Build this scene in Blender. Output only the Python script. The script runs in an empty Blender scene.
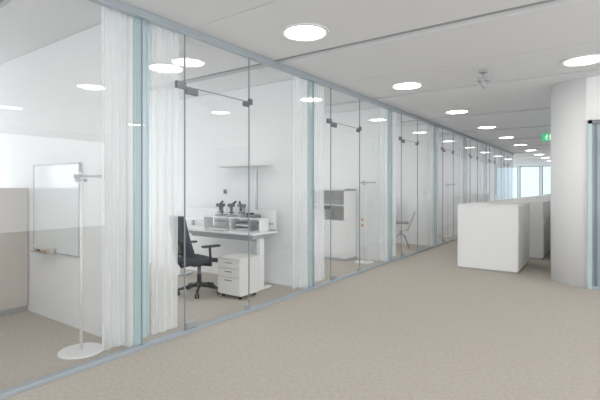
import bpy, bmesh, math, random
from mathutils import Vector, Matrix
random.seed(4)
H=3.05; MOD=2.8
bpy.context.scene.view_settings.view_transform='Standard'

# ---------------- materials ----------------
def mat(name,col,rough=0.5,metal=0.0,noise=None,bump=0.0,bscale=200,spec=0.5,emit=None,es=0):
    m=bpy.data.materials.new(name); m.use_nodes=True
    nt=m.node_tree; b=nt.nodes['Principled BSDF']
    b.inputs['Base Color'].default_value=(*col,1); b.inputs['Roughness'].default_value=rough
    b.inputs['Metallic'].default_value=metal
    b.inputs['Specular IOR Level'].default_value=spec
    if emit: 
        b.inputs['Emission Color'].default_value=(*emit,1); b.inputs['Emission Strength'].default_value=es
    if noise or bump:
        tc=nt.nodes.new('ShaderNodeTexCoord')
    if noise:
        sc,amt=noise
        n=nt.nodes.new('ShaderNodeTexNoise'); n.inputs['Scale'].default_value=sc; n.inputs['Detail'].default_value=6
        nt.links.new(tc.outputs['Object'],n.inputs['Vector'])
        r=nt.nodes.new('ShaderNodeValToRGB')
        r.color_ramp.elements[0].position=0.3; r.color_ramp.elements[1].position=0.7
        r.color_ramp.elements[0].color=(*[c*(1-amt) for c in col],1)
        r.color_ramp.elements[1].color=(*[min(1,c*(1+amt)) for c in col],1)
        nt.links.new(n.outputs['Fac'],r.inputs['Fac']); nt.links.new(r.outputs['Color'],b.inputs['Base Color'])
    if bump:
        n2=nt.nodes.new('ShaderNodeTexNoise'); n2.inputs['Scale'].default_value=bscale; n2.inputs['Detail'].default_value=3
        nt.links.new(tc.outputs['Object'],n2.inputs['Vector'])
        bp=nt.nodes.new('ShaderNodeBump'); bp.inputs['Strength'].default_value=bump; bp.inputs['Distance'].default_value=0.01
        nt.links.new(n2.outputs['Fac'],bp.inputs['Height']); nt.links.new(bp.outputs['Normal'],b.inputs['Normal'])
    return m
def glassmat(name,tint,base=0.05):
    m=bpy.data.materials.new(name); m.use_nodes=True; nt=m.node_tree
    nt.nodes.remove(nt.nodes['Principled BSDF']); out=nt.nodes['Material Output']
    t=nt.nodes.new('ShaderNodeBsdfTransparent'); t.inputs[0].default_value=(*tint,1)
    g=nt.nodes.new('ShaderNodeBsdfGlossy'); g.inputs['Roughness'].default_value=0.0; g.inputs['Color'].default_value=(.95,.98,1,1)
    lw=nt.nodes.new('ShaderNodeLayerWeight'); lw.inputs['Blend'].default_value=0.5
    p=nt.nodes.new('ShaderNodeMath'); p.operation='POWER'; p.inputs[1].default_value=5
    q=nt.nodes.new('ShaderNodeMath'); q.operation='MULTIPLY_ADD'; q.inputs[1].default_value=0.9; q.inputs[2].default_value=base
    mx=nt.nodes.new('ShaderNodeMixShader')
    nt.links.new(lw.outputs['Facing'],p.inputs[0]); nt.links.new(p.outputs[0],q.inputs[0]); nt.links.new(q.outputs[0],mx.inputs[0])
    nt.links.new(t.outputs[0],mx.inputs[1]); nt.links.new(g.outputs[0],mx.inputs[2]); nt.links.new(mx.outputs[0],out.inputs[0])
    return m
def sheermat(name,col,transp):
    m=bpy.data.materials.new(name); m.use_nodes=True; nt=m.node_tree
    nt.nodes.remove(nt.nodes['Principled BSDF']); out=nt.nodes['Material Output']
    t=nt.nodes.new('ShaderNodeBsdfTransparent')
    d=nt.nodes.new('ShaderNodeBsdfDiffuse'); d.inputs[0].default_value=(*col,1)
    tr=nt.nodes.new('ShaderNodeBsdfTranslucent'); tr.inputs[0].default_value=(*col,1)
    m1=nt.nodes.new('ShaderNodeMixShader'); m1.inputs[0].default_value=0.5
    lw=nt.nodes.new('ShaderNodeLayerWeight'); lw.inputs['Blend'].default_value=0.5
    q=nt.nodes.new('ShaderNodeMath'); q.operation='MULTIPLY_ADD'; q.inputs[1].default_value=-transp; q.inputs[2].default_value=transp*1.25
    m2=nt.nodes.new('ShaderNodeMixShader')
    nt.links.new(d.outputs[0],m1.inputs[1]); nt.links.new(tr.outputs[0],m1.inputs[2])
    nt.links.new(lw.outputs['Facing'],q.inputs[0]); nt.links.new(q.outputs[0],m2.inputs[0])
    nt.links.new(m1.outputs[0],m2.inputs[1]); nt.links.new(t.outputs[0],m2.inputs[2]); nt.links.new(m2.outputs[0],out.inputs[0])
    return m

WALL=mat('wall_paint',(.88,.885,.89),.7,noise=(3,.01))
CEIL=mat('ceiling_panel',(.79,.795,.81),.75)
SLOT=mat('ceiling_slot_grey',(.42,.43,.44),.7)
CARPET=mat('beige_carpet',(.545,.50,.445),.95,noise=(30,.08),bump=.45,bscale=160,spec=.15)
STEEL=mat('brushed_steel',(.55,.57,.60),.35,metal=.8)
RAIL=mat('anodised_rail',(.44,.49,.53),.4,metal=.35)
DSTEEL=mat('dark_steel',(.20,.21,.23),.4,metal=.7)
GLASS=glassmat('clear_glass',(.98,.99,.99))
TINTG=glassmat('sky_dimming_glass',(.26,.33,.37),.08)  # dark tint added to dim the overbright sky in the far windows
JOINT=mat('glass_edge_joint',(.24,.30,.32),.3)
TEAL=mat('teal_back_painted_glass',(.52,.64,.67),.2)
SHEER=sheermat('white_sheer_fabric',(.95,.965,.975),.38)
SHEERT=sheermat('teal_sheer_fabric',(.70,.82,.86),.18)
WHITE=mat('white_lacquer',(.87,.87,.87),.4)
OFFW=mat('offwhite_laminate',(.76,.75,.73),.5)
BEIGE=mat('beige_grey_laminate',(.58,.53,.49),.55,noise=(4,.02))
GREY=mat('light_grey_plastic',(.45,.46,.48),.45)
MGREY=mat('mid_grey_plastic',(.16,.17,.19),.45)
BLACK=mat('black_plastic',(.025,.027,.03),.45)
FABRIC=mat('dark_navy_fabric',(.035,.045,.065),.9,bump=.3,bscale=300)
SCREEN=mat('dark_screen',(.03,.03,.035),.15)
ORANGE=mat('orange_plastic',(.75,.35,.06),.5)
PAPER=mat('paper',(.8,.8,.78),.8)
GREEN=mat('exit_green',(.05,.5,.2),.4,emit=(.1,.9,.4),es=.4)
EMW=mat('exit_white',(.9,.9,.9),.4,emit=(1,1,1),es=.8)
LAMP=mat('downlight_diffuser',(1,1,1),.5,emit=(1,.95,.88),es=16)
TGLASS=mat('teal_grey_glazing',(.34,.42,.46),.12)
OPAL=mat('opal_glass_board',(.80,.83,.84),.12)

# ---------------- builder ----------------
class B:
    def __init__(s,name): s.name=name; s.bm=bmesh.new(); s.mats=[]
    def mi(s,m):
        if m not in s.mats: s.mats.append(m)
        return s.mats.index(m)
    def merge(s,t,m,smooth=None,M=None):
        i=s.mi(m)
        for f in t.faces:
            f.material_index=i
            if smooth is not None: f.smooth=smooth
        if M is not None: t.transform(M)
        me=bpy.data.meshes.new('tmp'); t.to_mesh(me); s.bm.from_mesh(me); bpy.data.meshes.remove(me); t.free()
    def box(s,a,b,m,bev=0,M=None,seg=2):
        t=bmesh.new(); bmesh.ops.create_cube(t,size=1)
        c=[(a[i]+b[i])/2 for i in range(3)]; d=[abs(b[i]-a[i]) for i in range(3)]
        for v in t.verts: v.co=Vector([v.co[i]*d[i]+c[i] for i in range(3)])
        if bev: bmesh.ops.bevel(t,geom=t.edges[:],offset=bev,segments=seg,profile=.6,affect='EDGES')
        s.merge(t,m,False if not bev else None,M)
    def pane(s,axis,c,u0,u1,z0,z1,m):
        t=bmesh.new()
        P=[(c,u0,z0),(c,u1,z0),(c,u1,z1),(c,u0,z1)] if axis=='x' else [(u0,c,z0),(u1,c,z0),(u1,c,z1),(u0,c,z1)]
        t.faces.new([t.verts.new(p) for p in P]); s.merge(t,m,False)
    def cyl(s,p,q,r,m,r2=None,seg=24,M=None):
        p=Vector(p);q=Vector(q);r2=r if r2 is None else r2
        t=bmesh.new(); L=(q-p).length
        bmesh.ops.create_cone(t,cap_ends=True,segments=seg,radius1=r,radius2=r2,depth=L)
        for f in t.faces: f.smooth=len(f.verts)==4
        R=(q-p).to_track_quat('Z','Y').to_matrix().to_4x4()
        t.transform(Matrix.Translation((p+q)/2)@R)
        s.merge(t,m,None,M)
    def tube(s,pts,r,m,M=None,seg=12):
        for i in range(len(pts)-1): s.cyl(pts[i],pts[i+1],r,m,seg=seg,M=M)
        for p in pts[1:-1]: s.ball(p,r,m,M=M)
    def ball(s,p,r,m,sc=(1,1,1),M=None):
        t=bmesh.new(); bmesh.ops.create_uvsphere(t,u_segments=16,v_segments=10,radius=r)
        for v in t.verts: v.co=Vector((v.co.x*sc[0]+p[0],v.co.y*sc[1]+p[1],v.co.z*sc[2]+p[2]))
        s.merge(t,m,True,M)
    def lathe(s,prof,c,m,seg=40,M=None):
        t=bmesh.new(); rings=[]
        for r,z in prof:
            rings.append([t.verts.new((c[0]+r*math.cos(2*math.pi*k/seg),c[1]+r*math.sin(2*math.pi*k/seg),c[2]+z)) for k in range(seg)])
        for a,b in zip(rings,rings[1:]):
            for k in range(seg): 
                f=t.faces.new((a[k],a[(k+1)%seg],b[(k+1)%seg],b[k]))
        t.faces.new(rings[-1]); t.faces.new(rings[0][::-1])
        s.merge(t,m,False,M)
    def grid(s,fn,nu,nv,m,thick=0,M=None):
        t=bmesh.new(); V=[[t.verts.new(fn(i/nu,j/nv)) for j in range(nv+1)] for i in range(nu+1)]
        for i in range(nu):
            for j in range(nv): t.faces.new((V[i][j],V[i+1][j],V[i+1][j+1],V[i][j+1]))
        if thick:
            bmesh.ops.recalc_face_normals(t,faces=t.faces[:])
            bmesh.ops.solidify(t,geom=t.faces[:],thickness=thick)
        s.merge(t,m,True,M)
    def done(s,loc=(0,0,0),rz=0):
        me=bpy.data.meshes.new(s.name); s.bm.to_mesh(me); s.bm.free()
        for m in s.mats: me.materials.append(m)
        o=bpy.data.objects.new(s.name,me); bpy.context.collection.objects.link(o)
        o.location=loc; o.rotation_euler=(0,0,rz); return o

def RZ(a): return Matrix.Rotation(a,4,'Z')

# ---------------- shell ----------------
XL,XR,Y0,Y1=-5.2,9.0,-5.0,32.0
b=B('floor'); b.box((XL-.2,Y0-.2,-.12),(XR+.2,Y1+.2,0),CARPET); b.done()
b=B('ceiling')
b.box((XL-.2,Y0-.2,H+.05),(XR+.2,Y1+.2,H+.25),SLOT)
slots=[4.28+MOD*k for k in range(-3,10)]
prev=Y0-.2
for sy in slots:
    # panels either side of a fine joint halfway between the slots
    mid=sy-MOD/2
    if mid-.004>prev:
        b.box((XL-.2,prev,H),(XR+.2,mid-.004,H+.06),CEIL); prev=mid+.004
    b.box((XL-.2,prev,H),(XR+.2,sy-.09,H+.06),CEIL); prev=sy+.09
b.box((XL-.2,prev,H),(XR+.2,Y1+.2,H+.06),CEIL)
b.done()

WN=0
def facade(name,axis,c,a0,a1,step,base=.25,head=.15,gm=GLASS):
    global WN
    def bx(bb,u0,u1,z0,z1,t0,t1,m):
        if axis=='x': bb.box((c+t0,u0,z0),(c+t1,u1,z1),m)
        else: bb.box((u0,c+t0,z0),(u1,c+t1,z1),m)
    w=B(name)
    bx(w,a0,a1,0,base,-.1,.1,WALL); bx(w,a0,a1,H-head,H,-.1,.1,WALL)
    n=max(1,round((a1-a0)/step)); st=(a1-a0)/n
    for i in range(n+1):
        u=a0+i*st; bx(w,max(a0,u-.06),min(a1,u+.06),base,H-head,-.08,.08,WALL)
    w.done()
    for i in range(n):
        u0=a0+i*st+.062;u1=a0+(i+1)*st-.062; z0=base+.002;z1=H-head-.002
        WN+=1; f=B('window_%d'%WN)
        for (p,q,r,s_) in ((u0,u0+.05,z0,z1),(u1-.05,u1,z0,z1),(u0,u1,z0,z0+.05),(u0,u1,z1-.05,z1)):
            bx(f,p,q,r,s_,-.03,.03,RAIL)
        f.pane(axis,c,u0+.05,u1-.05,z0+.05,z1-.05,gm)
        f.done()
facade('wall_left','x',XL-.1,Y0,Y1,2.8)
facade('wall_rear','y',Y0-.1,XL,XR,2.8)
facade('wall_right','x',XR+.1,Y0,7.4,2.8)  # unseen windows, added to bring daylight onto the corridor floor
facade('wall_far','y',Y1+.1,XL,2.7,1.3,gm=TINTG)

# building core with rounded corner
b=B('wall_core')
t=bmesh.new(); pts=[(9.2,7.46)]
cx,cy,r=3.2,7.95,.49
for k in range(33):
    a=-math.pi/2-(math.pi/2)*k/32; pts.append((cx+r*math.cos(a),cy+r*math.sin(a)))
pts+=[(2.71,32.2),(9.2,32.2)]  # unseen length, extended to keep far windows out of the partition's reflections
lo=[t.verts.new((x,y,0)) for x,y in pts]; hi=[t.verts.new((x,y,H)) for x,y in pts]
n=len(pts)
for k in range(n):
    f=t.faces.new((lo[k],hi[k],hi[(k+1)%n],lo[(k+1)%n])); f.smooth=1<=k<=32
t.faces.new(hi); t.faces.new(lo[::-1])
bmesh.ops.recalc_face_normals(t,faces=t.faces[:])
b.merge(t,WALL); b.done()
b=B('door_1')
b.box((3.22,7.40,0.001),(3.27,7.457,2.42),TEAL); b.box((4.35,7.40,0.001),(4.40,7.457,2.42),TEAL)
b.box((3.22,7.40,2.37),(4.40,7.457,2.42),DSTEEL); b.box((3.27,7.43,.05),(4.35,7.455,2.37),TGLASS)
b.box((3.27,7.41,0.001),(4.35,7.455,.05),RAIL); b.box((3.30,7.415,.05),(3.33,7.43,2.37),DSTEEL)
b.box((3.45,7.36,1.0),(3.60,7.375,1.02),STEEL,.004); b.box((3.45,7.36,.98),(3.47,7.43,1.04),STEEL,.004)
b.done()

WY=[2.33+MOD*k for k in range(-3,8)]
for i,wy in enumerate(WY):
    b=B('wall_office_divider'); b.box((XL,wy-.05,0),(-.07,wy+.05,H-.002),WALL); b.done()
YE=WY[-1]
b=B('glass_partition')
ys=WY[0]-.06; ye=YE+.06
b.box((-.035,ys,.0),(.035,ye,.035),RAIL,.004)
b.box((-.035,ys,H-.07),(.035,ye,H-.002),RAIL,.004)
doors=[]
for i,wy in enumerate(WY[:-1]):
    d0=wy+.49; d1=wy+1.43; nxt=wy+MOD
    for (p,q) in ((wy+.004,d0-.006),(d1+.006,nxt-.004)):
        b.pane('x',0,p,q,.035,H-.07,GLASS)
    b.pane('x',0,d0-.002,d1+.002,2.466,H-.07,GLASS)
    for u in (d0-.004,d1+.004): b.box((-.007,u-.004,.035),(.007,u+.004,H-.07),JOINT)
    b.box((-.007,wy-.004,.035),(.007,wy+.004,H-.07),JOINT)
    b.box((-.007,d0,2.458),(.007,d1,2.466),JOINT)
    b.box((-.016,d0-.11,2.43),(.016,d0+.004,2.50),DSTEEL,.003)
    b.box((-.016,d1-.0,2.43),(.016,d1+.05,2.50),DSTEEL,.003)
    doors.append((d0,d1))
b.done()
DN=1
for d0,d1 in doors:
    DN+=1; b=B('door_%d'%DN)
    b.pane('x',0,d0+.006,d1-.006,.045,2.452,GLASS)
    b.box((-.016,d0+.006,.042),(.016,d0+.13,.10),STEEL,.003)
    b.box((-.016,d0+.006,2.39),(.016,d0+.16,2.452),DSTEEL,.003)
    b.box((-.016,d1-.09,2.40),(.016,d1-.006,2.452),DSTEEL,.003)
    b.box((-.016,d1-.07,.042),(.016,d1-.006,.09),STEEL,.003)
    b.done()

def curtain(y0,y1,m,n,xc=-.12,A=.03,ph=0):
    c=B('curtain')
    def fn(u,v):
        s=u*n*2*math.pi+ph
        k=.75+.35*math.sin(v*3+u*5)
        return (xc+A*k*math.sin(s)+.004*math.sin(2.3*s+1), y0+(y1-y0)*u+.012*math.sin(2*s)+.01*(1-v)*math.sin(u*9+y0), .045+v*(H-.075))
    c.grid(fn,int(n*14),10,m); c.box((xc-.01,y0-.02,H-.03),(xc+.01,y1+.02,H-.002),RAIL); c.done()
for i,wy in enumerate(WY):
    b=B('trim_%d'%(i+1)); b.box((-.066,wy-.04,.0),(-.037,wy+.04,H-.003),TEAL); b.done()
    if wy>-1:
        curtain(wy-.31,wy-.08,SHEER,3,ph=wy,A=.022)
        curtain(wy+.08,wy+.17,SHEERT,1.5,ph=1+wy,A=.016)
        curtain(wy+.19,wy+.49,SHEER,3.5,ph=2+wy,A=.02)

# ---------------- ceiling lights ----------------
def downlight(x,y):
    b=B('ceiling_downlight')
    b.lathe([(.25,0),(.25,-.012),(.215,-.014),(.205,-.004),(.205,0)],(x,y,H-.0015),WHITE)
    b.lathe([(.203,-.002),(.203,-.006),(.15,-.010),(.05,-.012)],(x,y,H-.001),LAMP)
    b.done()
for k in range(-1,10):
    y=3.62+MOD*k
    downlight(.9,y)
    if y<7: downlight(3.2,y)
    if k<8: downlight(-1.35,y); 
for k in (-1,0,1): downlight(6.2,3.62+MOD*k)

b=B('emergency_light')
b.box((2.02,6.14,H-.03),(2.12,6.26,H-.001),GREY,.004); b.cyl((2.07,6.2,H-.12),(2.07,6.2,H-.03),.012,GREY)
b.box((2.0,6.14,H-.15),(2.14,6.26,H-.10),GREY,.006); b.box((2.055,6.11,H-.23),(2.085,6.29,H-.15),GREY,.002)
b.done()
b=B('exit_sign')
X,Y,Z=2.32,12.2,2.62
for dx in(-.1,.1): b.cyl((X+dx,Y,Z+.18),(X+dx,Y,H-.001),.004,STEEL,seg=8)
b.box((X-.17,Y-.02,Z),(X+.17,Y+.02,Z+.18),GREEN,.004)
yy=Y-.024
b.ball((X-.055,yy,Z+.135),.014,EMW,(1,.3,1))
for p,q in (((X-.06,Z+.12),(X-.075,Z+.075)),((X-.075,Z+.075),(X-.05,Z+.05)),((X-.05,Z+.05),(X-.06,Z+.02)),((X-.075,Z+.075),(X-.10,Z+.055)),((X-.06,Z+.115),(X-.03,Z+.10)),((X-.06,Z+.115),(X-.095,Z+.10))):
    b.cyl((p[0],yy,p[1]),(q[0],yy,q[1]),.006,EMW,seg=8)
b.box((X+.0,yy-.002,Z+.02),(X+.05,yy+.002,Z+.15),EMW)
b.cyl((X+.07,yy,Z+.09),(X+.14,yy,Z+.09),.006,EMW,seg=8); b.cyl((X+.12,yy,Z+.115),(X+.145,yy,Z+.09),.006,EMW,seg=8); b.cyl((X+.12,yy,Z+.065),(X+.145,yy,Z+.09),.006,EMW,seg=8)
b.done()

# ---------------- furniture ----------------
def coat_stand(x,y,rz=0):
    b=B('coat_stand')
    b.lathe([(.185,0),(.185,.008),(.18,.014),(.02,.018)],(0,0,.001),WHITE,48)
    b.cyl((0,0,.015),(0,0,1.57),.013,OFFW)
    b.cyl((-.05,0,1.555),(.20,0,1.555),.012,GREY); b.cyl((0,-.07,1.52),(0,.07,1.52),.010,GREY)
    for p in((-.05,0,1.555),(.20,0,1.555)): b.ball(p,.02,GREY)
    for p in((0,-.07,1.52),(0,.07,1.52)): b.ball(p,.018,GREY)
    b.cyl((0,0,1.55),(0,0,1.60),.02,STEEL)
    b.done((x,y,0),rz)
coat_stand(-.38,1.98,.6); coat_stand(-.42,7.57,.4); coat_stand(-.42,13.1,.5)

b=B('whiteboard')
yb=2.33-.052
b.box((-1.95,yb-.022,.75),(-.95,yb-.004,1.70),OPAL,.003)
for p,q,r_,s_ in ((-1.96,-1.945,.745,1.705),(-.955,-.94,.745,1.705)): b.box((p,yb-.026,r_),(q,yb-.002,s_),GREY)
b.box((-1.96,yb-.026,1.698),(-.94,yb-.002,1.71),GREY); b.box((-1.96,yb-.026,.742),(-.94,yb-.002,.754),GREY)
b.box((-1.85,yb-.10,.735),(-1.45,yb-.02,.747),STEEL,.002)
for i,m in enumerate((BLACK,ORANGE,GREY)): b.cyl((-1.8+.11*i,yb-.06,.757),(-1.72+.11*i,yb-.06,.757),.009,m,seg=10)
b.box((-1.5,yb-.09,.748),(-1.42,yb-.04,.80),BEIGE,.004)
b.done()

b=B('low_storage_cabinet')
b.box((-2.62,-.4,0),(-2.18,2.27,.06),GREY); b.box((-2.64,-.4,.06),(-2.155,2.27,1.43),BEIGE); b.box((-2.64,-.4,1.43),(-2.14,2.27,1.45),BEIGE,.003)
for k in range(3):
    y0=-.4+.89*k; b.box((-2.155,y0+.003,.07),(-2.14,y0+.887,1.425),BEIGE,.002); 
b.done()

def chair(x,y,ang):
    b=B('office_chair')  # faces +X locally
    for k in range(5):
        a=2*math.pi*k/5+.3; M=RZ(a)
        t=[(.03,0,.115),(.16,0,.10),(.29,0,.075)]
        b.cyl(t[0],t[1],.026,BLACK,r2=.022,M=M,seg=12); b.cyl(t[1],t[2],.022,BLACK,r2=.016,M=M,seg=12)
        b.cyl((.29,0,.045),(.29,0,.085),.009,BLACK,M=M,seg=10)
        for s in(-1,1): b.cyl((.29,s*.008,.03),(.29,s*.027,.03),.029,BLACK,M=M,seg=18)
    b.cyl((0,0,.09),(0,0,.16),.04,BLACK); b.cyl((0,0,.16),(0,0,.39),.025,DSTEEL); b.cyl((0,0,.16),(0,0,.27),.032,BLACK)
    b.box((-.14,-.09,.385),(.12,.09,.425),BLACK,.012)
    def seat(u,v):
        X=-.24+.49*u; Y=-.25+.50*v
        z=.475+.012*math.cos((u-.5)*3)-.045*max(0,u-.75)**1*2+.018*(abs(v-.5)*2)**2
        rx=1-.12*(abs(v-.5)*2)**4
        return (X*rx,Y*(1-.10*(abs(u-.5)*2)**4),z)
    b.grid(seat,16,16,FABRIC,thick=.055)
    def back(u,v):
        Y=(-.235+.47*u)*(1-.22*v**3); z=.54+.54*v
        X=-.25-.02-.11*v+.05*math.sin(v*2.6)*-.6+.05*(abs(u-.5)*2)**2
        return (X,Y,z)
    b.grid(back,16,16,FABRIC,thick=.035)
    b.tube([(-.12,0,.41),(-.27,0,.40),(-.335,0,.50),(-.345,0,.80)],.022,BLACK)
    b.box((-.36,-.10,.60),(-.315,.10,.72),BLACK,.012)
    b.tube([(-.35,0,.80),(-.385,0,1.05)],.012,BLACK)
    for s in(-1,1):
        b.tube([(0,s*.10,.405),(.0,s*.29,.42),(-.02,s*.295,.66)],.017,BLACK)
        b.box((-.13,s*.295-.04,.66),(.13,s*.295+.04,.69),BLACK,.013)
    b.done((x,y,.001),ang)
chair(-1.15,4.02,math.radians(80))

def desk(x0,x1,y0,y1,z=.78,scr=.27):
    b=B('office_desk')
    b.box((x0,y0,z-.025),(x1,y1,z),WHITE,.003)
    ym=(y0+y1)/2
    for x in (x0+.18,x1-.10):
        b.box((x-.035,y0+.06,.001),(x+.035,y1-.06,.03),WHITE,.005)
        b.box((x-.03,ym-.05,.03),(x+.03,ym+.05,z-.09),WHITE,.004)
        b.box((x-.02,y0+.08,z-.09),(x+.02,y1-.08,z-.025),GREY,.003)
    b.box((x0+.2,ym-.03,z-.10),(x1-.12,ym+.03,z-.06),GREY,.003)
    b.box((x0+.3,y1-.16,z-.16),(x1-.25,y1-.06,z-.12),GREY,.003)
    for i in range(2):
        w=(x1-x0-.04)/2; xa=x0+.01+i*(w+.02)
        b.box((xa,y1-.032,z+.02),(xa+w,y1-.012,z+scr),WHITE,.004)
    b.box((x0+.05,y1-.045,z+.09),(x1-.05,y1-.033,z+.115),STEEL,.002)
    for x in(x0+.2,x1-.2): b.box((x-.02,y1-.06,z-.001),(x+.02,y1-.012,z+.09),GREY,.003)
    b.done()
DZ=.82
desk(-2.5,-.50,4.40,4.94,DZ,.30)

def pedestal(x0,x1,y0,y1,h):
    b=B('mobile_pedestal')
    b.box((x0,y0+.018,.05),(x1,y1,h-.018),OFFW,.003); b.box((x0-.002,y0,h-.017),(x1+.002,y1,h),OFFW,.003)
    z=.055; hs=[.5,.25,.25]; tot=h-.02-.055-.008
    for f in hs:
        hh=tot*f; b.box((x0+.003,y0,z+.003),(x1-.003,y0+.017,z+hh-.003),OFFW,.003)
        b.box(((x0+x1)/2-.06,y0-.012,z+hh-.045),((x0+x1)/2+.06,y0-.004,z+hh-.035),DSTEEL,.002)
        for s in(-1,1): b.box(((x0+x1)/2+s*.055-.004,y0-.01,z+hh-.045),((x0+x1)/2+s*.055+.004,y0+.004,z+hh-.035),DSTEEL)
        z+=hh
    for x in(x0+.05,x1-.05):
        for y in(y0+.06,y1-.05):
            b.cyl((x-.012,y,.024),(x+.012,y,.024),.023,BLACK,seg=16); b.box((x-.01,y-.01,.03),(x+.01,y+.01,.052),BLACK)
    b.done()
pedestal(-.80,-.40,4.03,4.42,.54)

def floor_lamp(x,y):
    b=B('floor_lamp')
    b.box((x-.22,y-.30,.001),(x+.22,y+.04,.012),STEEL,.003)
    b.box((x-.018,y-.012,.012),(x+.018,y+.012,1.79),STEEL,.004)
    b.box((x-.70,y-.15,1.79),(x+.28,y+.05,1.825),WHITE,.008)
    b.box((x-.68,y-.14,1.784),(x+.26,y+.04,1.792),PAPER)
    b.done()
floor_lamp(-.97,5.01)

SZ=DZ+.19
b=B('desk_shelf')
b.box((-1.80,4.66,SZ-.018),(-.60,4.88,SZ),WHITE,.002)
for x in(-1.79,-1.2,-.62): b.box((x-.009,4.67,DZ+.001),(x+.009,4.87,SZ-.018),WHITE,.001)
b.done()
def scope(x,y,z,rz):
    b=B('desk_instrument')
    b.box((-.07,-.06,.001),(.07,.06,.03),GREY,.006); b.box((-.02,.02,.03),(.02,.05,.17),GREY,.005)
    b.box((-.06,-.055,.15),(.055,.045,.20),MGREY,.012); b.cyl((0,-.02,.085),(0,-.02,.15),.02,MGREY,seg=16)
    b.cyl((.02,-.04,.2),(.07,-.07,.235),.014,BLACK,seg=12); b.box((-.045,-.045,.06),(.045,.03,.07),BLACK,.002)
    b.done((x,y,z),rz)
scope(-1.50,4.77,SZ,.3); scope(-1.27,4.77,SZ,.8); scope(-1.05,4.77,SZ,-.4)
b=B('telephone')
z=SZ+.001
b.box((-.91,4.70,z),(-.74,4.85,z+.04),MGREY,.01); b.box((-.91,4.70,z+.04),(-.87,4.85,z+.07),BLACK,.012); b.box((-.85,4.79,z+.04),(-.76,4.84,z+.048),SCREEN)
for i in range(3):
    for j in range(3): b.box((-.85+.03*i,4.71+.022*j,z+.038),(-.83+.03*i,4.724+.022*j,z+.044),GREY)
b.done()
b=B('paper_tray')
for k in range(2):
    z=DZ+.002+.06*k; b.box((-1.12,4.68,z),(-.84,4.86,z+.006),GREY,.002)
    for xx in(-1.12,-.845): b.box((xx,4.68,z),(xx+.005,4.86,z+.06),GREY)
    b.box((-1.10,4.69,z+.007),(-.86,4.85,z+.025),PAPER)
b.done()
b=B('keyboard'); b.box((-1.5,4.44,DZ+.002),(-1.1,4.56,DZ+.015),GREY,.004)
for i in range(14):
    for j in range(4): b.box((-1.492+.028*i,4.447+.028*j,DZ+.015),(-1.468+.028*i,4.470+.028*j,DZ+.02),WHITE)
b.done()
b=B('light_switch'); b.box((-1.75,5.13-.062,1.35),(-1.67,5.13-.051,1.43),GREY,.003); b.box((-1.735,5.13-.066,1.365),(-1.685,5.13-.061,1.415),MGREY,.002); b.done()

def shelf_cabinet(x0,x1,y0,y1,h):
    b=B('shelf_cabinet')
    b.box((x0,y0+.02,0),(x1,y1,.05),GREY)
    b.box((x0,y0,.05),(x0+.02,y1,h),WHITE); b.box((x1-.02,y0,.05),(x1,y1,h),WHITE); b.box((x0,y0,h-.02),(x1,y1,h),WHITE)
    b.box((x0+.02,y1-.015,.05),(x1-.02,y1,h-.02),OFFW); b.box((x0+.02,y0+.02,.05),(x1-.02,y1-.015,.07),WHITE)
    zc=.78; b.box((x0+.02,y0+.01,zc),(x1-.02,y1-.015,zc+.02),WHITE); b.box((x0+.02,y0+.02,1.1),(x1-.02,y1-.015,1.115),WHITE)
    n=2; w=(x1-x0-.04)/n
    for i in range(n):
        b.box((x0+.022+i*w,y0+.001,.072),(x0+.018+(i+1)*w,y0+.018,zc),WHITE,.002)
        b.cyl((x0+.02+i*w+(w-.05 if i==0 else .05),y0-.02,.6),(x0+.02+i*w+(w-.05 if i==0 else .05),y0-.02,.7),.005,STEEL,seg=8)
    x=x0+.08
    for k in range(7):
        b.box((x,y0+.12,zc+.021),(x+.05,y1-.05,zc+.24),random.choice([OFFW,OFFW,PAPER])); x+=.055
    b.done()
shelf_cabinet(-1.75,-.75,7.38,7.86,1.42)
b=B('wall_socket_panel'); 
for z in(.66,.78): b.box((-.64,7.868,z),(-.58,7.878,z+.05),ORANGE,.001)
b.done()
desk(-4.0,-2.1,7.1,7.80)

def visitor_chair(x,y,ang):
    b=B('visitor_chair')
    for k in range(4):
        a=math.pi/4+math.pi/2*k; b.tube([(0,0,.36),(.13*math.cos(a),.13*math.sin(a),.30),(.27*math.cos(a),.27*math.sin(a),.012)],.011,GREY)
    b.cyl((0,0,.33),(0,0,.42),.03,GREY)
    def sh(u,v):
        t=u; Y=(v-.5)*.46*(1-.15*max(0,t-.6))
        if t<.5: X=.22-.40*(t/.5); z=.44+.02*(abs(v-.5)*2)**2-.01*math.sin(t*6)
        else:
            s=(t-.5)/.5; X=-.18-.05-.12*s+.05*(1-s); z=.44+.44*s
            X+=.05*(abs(v-.5)*2)**2
        return (X,Y,z)
    b.grid(sh,20,10,OFFW,thick=.015)
    for s in(-1,1): b.tube([(-.18,s*.22,.62),(.12,s*.25,.62),(.15,s*.23,.45)],.012,MGREY)
    b.done((x,y,.001),ang)
visitor_chair(-.55,9.75,math.radians(200)); visitor_chair(-.8,12.1,math.radians(150))
desk(-2.9,-1.0,10.0,10.60); desk(-2.7,-.9,12.65,13.3)
for k,yy in enumerate((15.45,18.2,21.0)):
    desk(-2.6,-.8,yy,yy+.7); chair(-1.4,yy-.45,math.radians(60))

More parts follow.
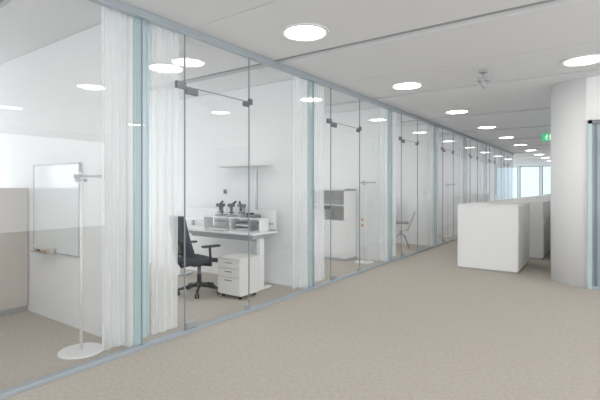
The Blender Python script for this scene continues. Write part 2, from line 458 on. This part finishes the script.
def corridor_cabinet(x0,x1,y0,y1,h):
    b=B('filing_cabinet_block')
    b.box((x0+.02,y0+.02,0),(x1-.02,y1-.02,.03),GREY)
    b.box((x0,y0,.03),(x1,y1,h-.022),WHITE,.002); b.box((x0-.003,y0-.003,h-.02),(x1+.003,y1+.003,h),WHITE,.003)
    n=max(1,round((y1-y0)/.65)); w=(y1-y0)/n
    for i in range(n):
        for xs,sg in((x1,1),(x0,-1)):
            b.box((xs,y0+i*w+.004,.04),(xs+sg*.012,y0+(i+1)*w-.004,h-.03),WHITE,.002)
            b.box((xs+sg*.012,y0+i*w+.05,.7),(xs+sg*.022,y0+i*w+.06,.82),STEEL)
    b.done()
corridor_cabinet(1.25,2.22,8.0,9.35,1.16)
for a_,b_ in ((9.9,11.6),(12.2,13.9),(14.8,16.8),(17.8,19.8)): corridor_cabinet(1.32,2.40,a_,b_,1.16)
corridor_cabinet(1.2,2.30,22.5,25.0,1.16)

# ---------------- light ----------------
w=bpy.data.worlds.new('sky'); bpy.context.scene.world=w; w.use_nodes=True
nt=w.node_tree; bg=nt.nodes['Background']; bg.inputs[0].default_value=(.95,.975,1,1); bg.inputs[1].default_value=3.8
def portal(loc,rot,sx,sy):
    l=bpy.data.lights.new('daylight_portal','AREA'); l.shape='RECTANGLE'; l.size=sx; l.size_y=sy; l.cycles.is_portal=True
    o=bpy.data.objects.new('daylight_portal',l); bpy.context.collection.objects.link(o); o.location=loc; o.rotation_euler=rot
portal((XL-.21,(Y0+Y1)/2,1.6),(0,-math.pi/2,0),2.9,Y1-Y0)
portal((XR+.21,1.2,1.6),(0,math.pi/2,0),2.9,12.4)
portal(((XL+XR)/2,Y0-.21,1.6),(math.pi/2,0,0),XR-XL,2.9)

cam=bpy.data.cameras.new('camera'); co=bpy.data.objects.new('camera',cam); bpy.context.collection.objects.link(co)
cam.lens=25.7; cam.sensor_width=36; cam.shift_y=-.02; co.location=(3.4,0,1.45); co.rotation_euler=(math.pi/2,0,math.radians(35.3))
bpy.context.scene.camera=co
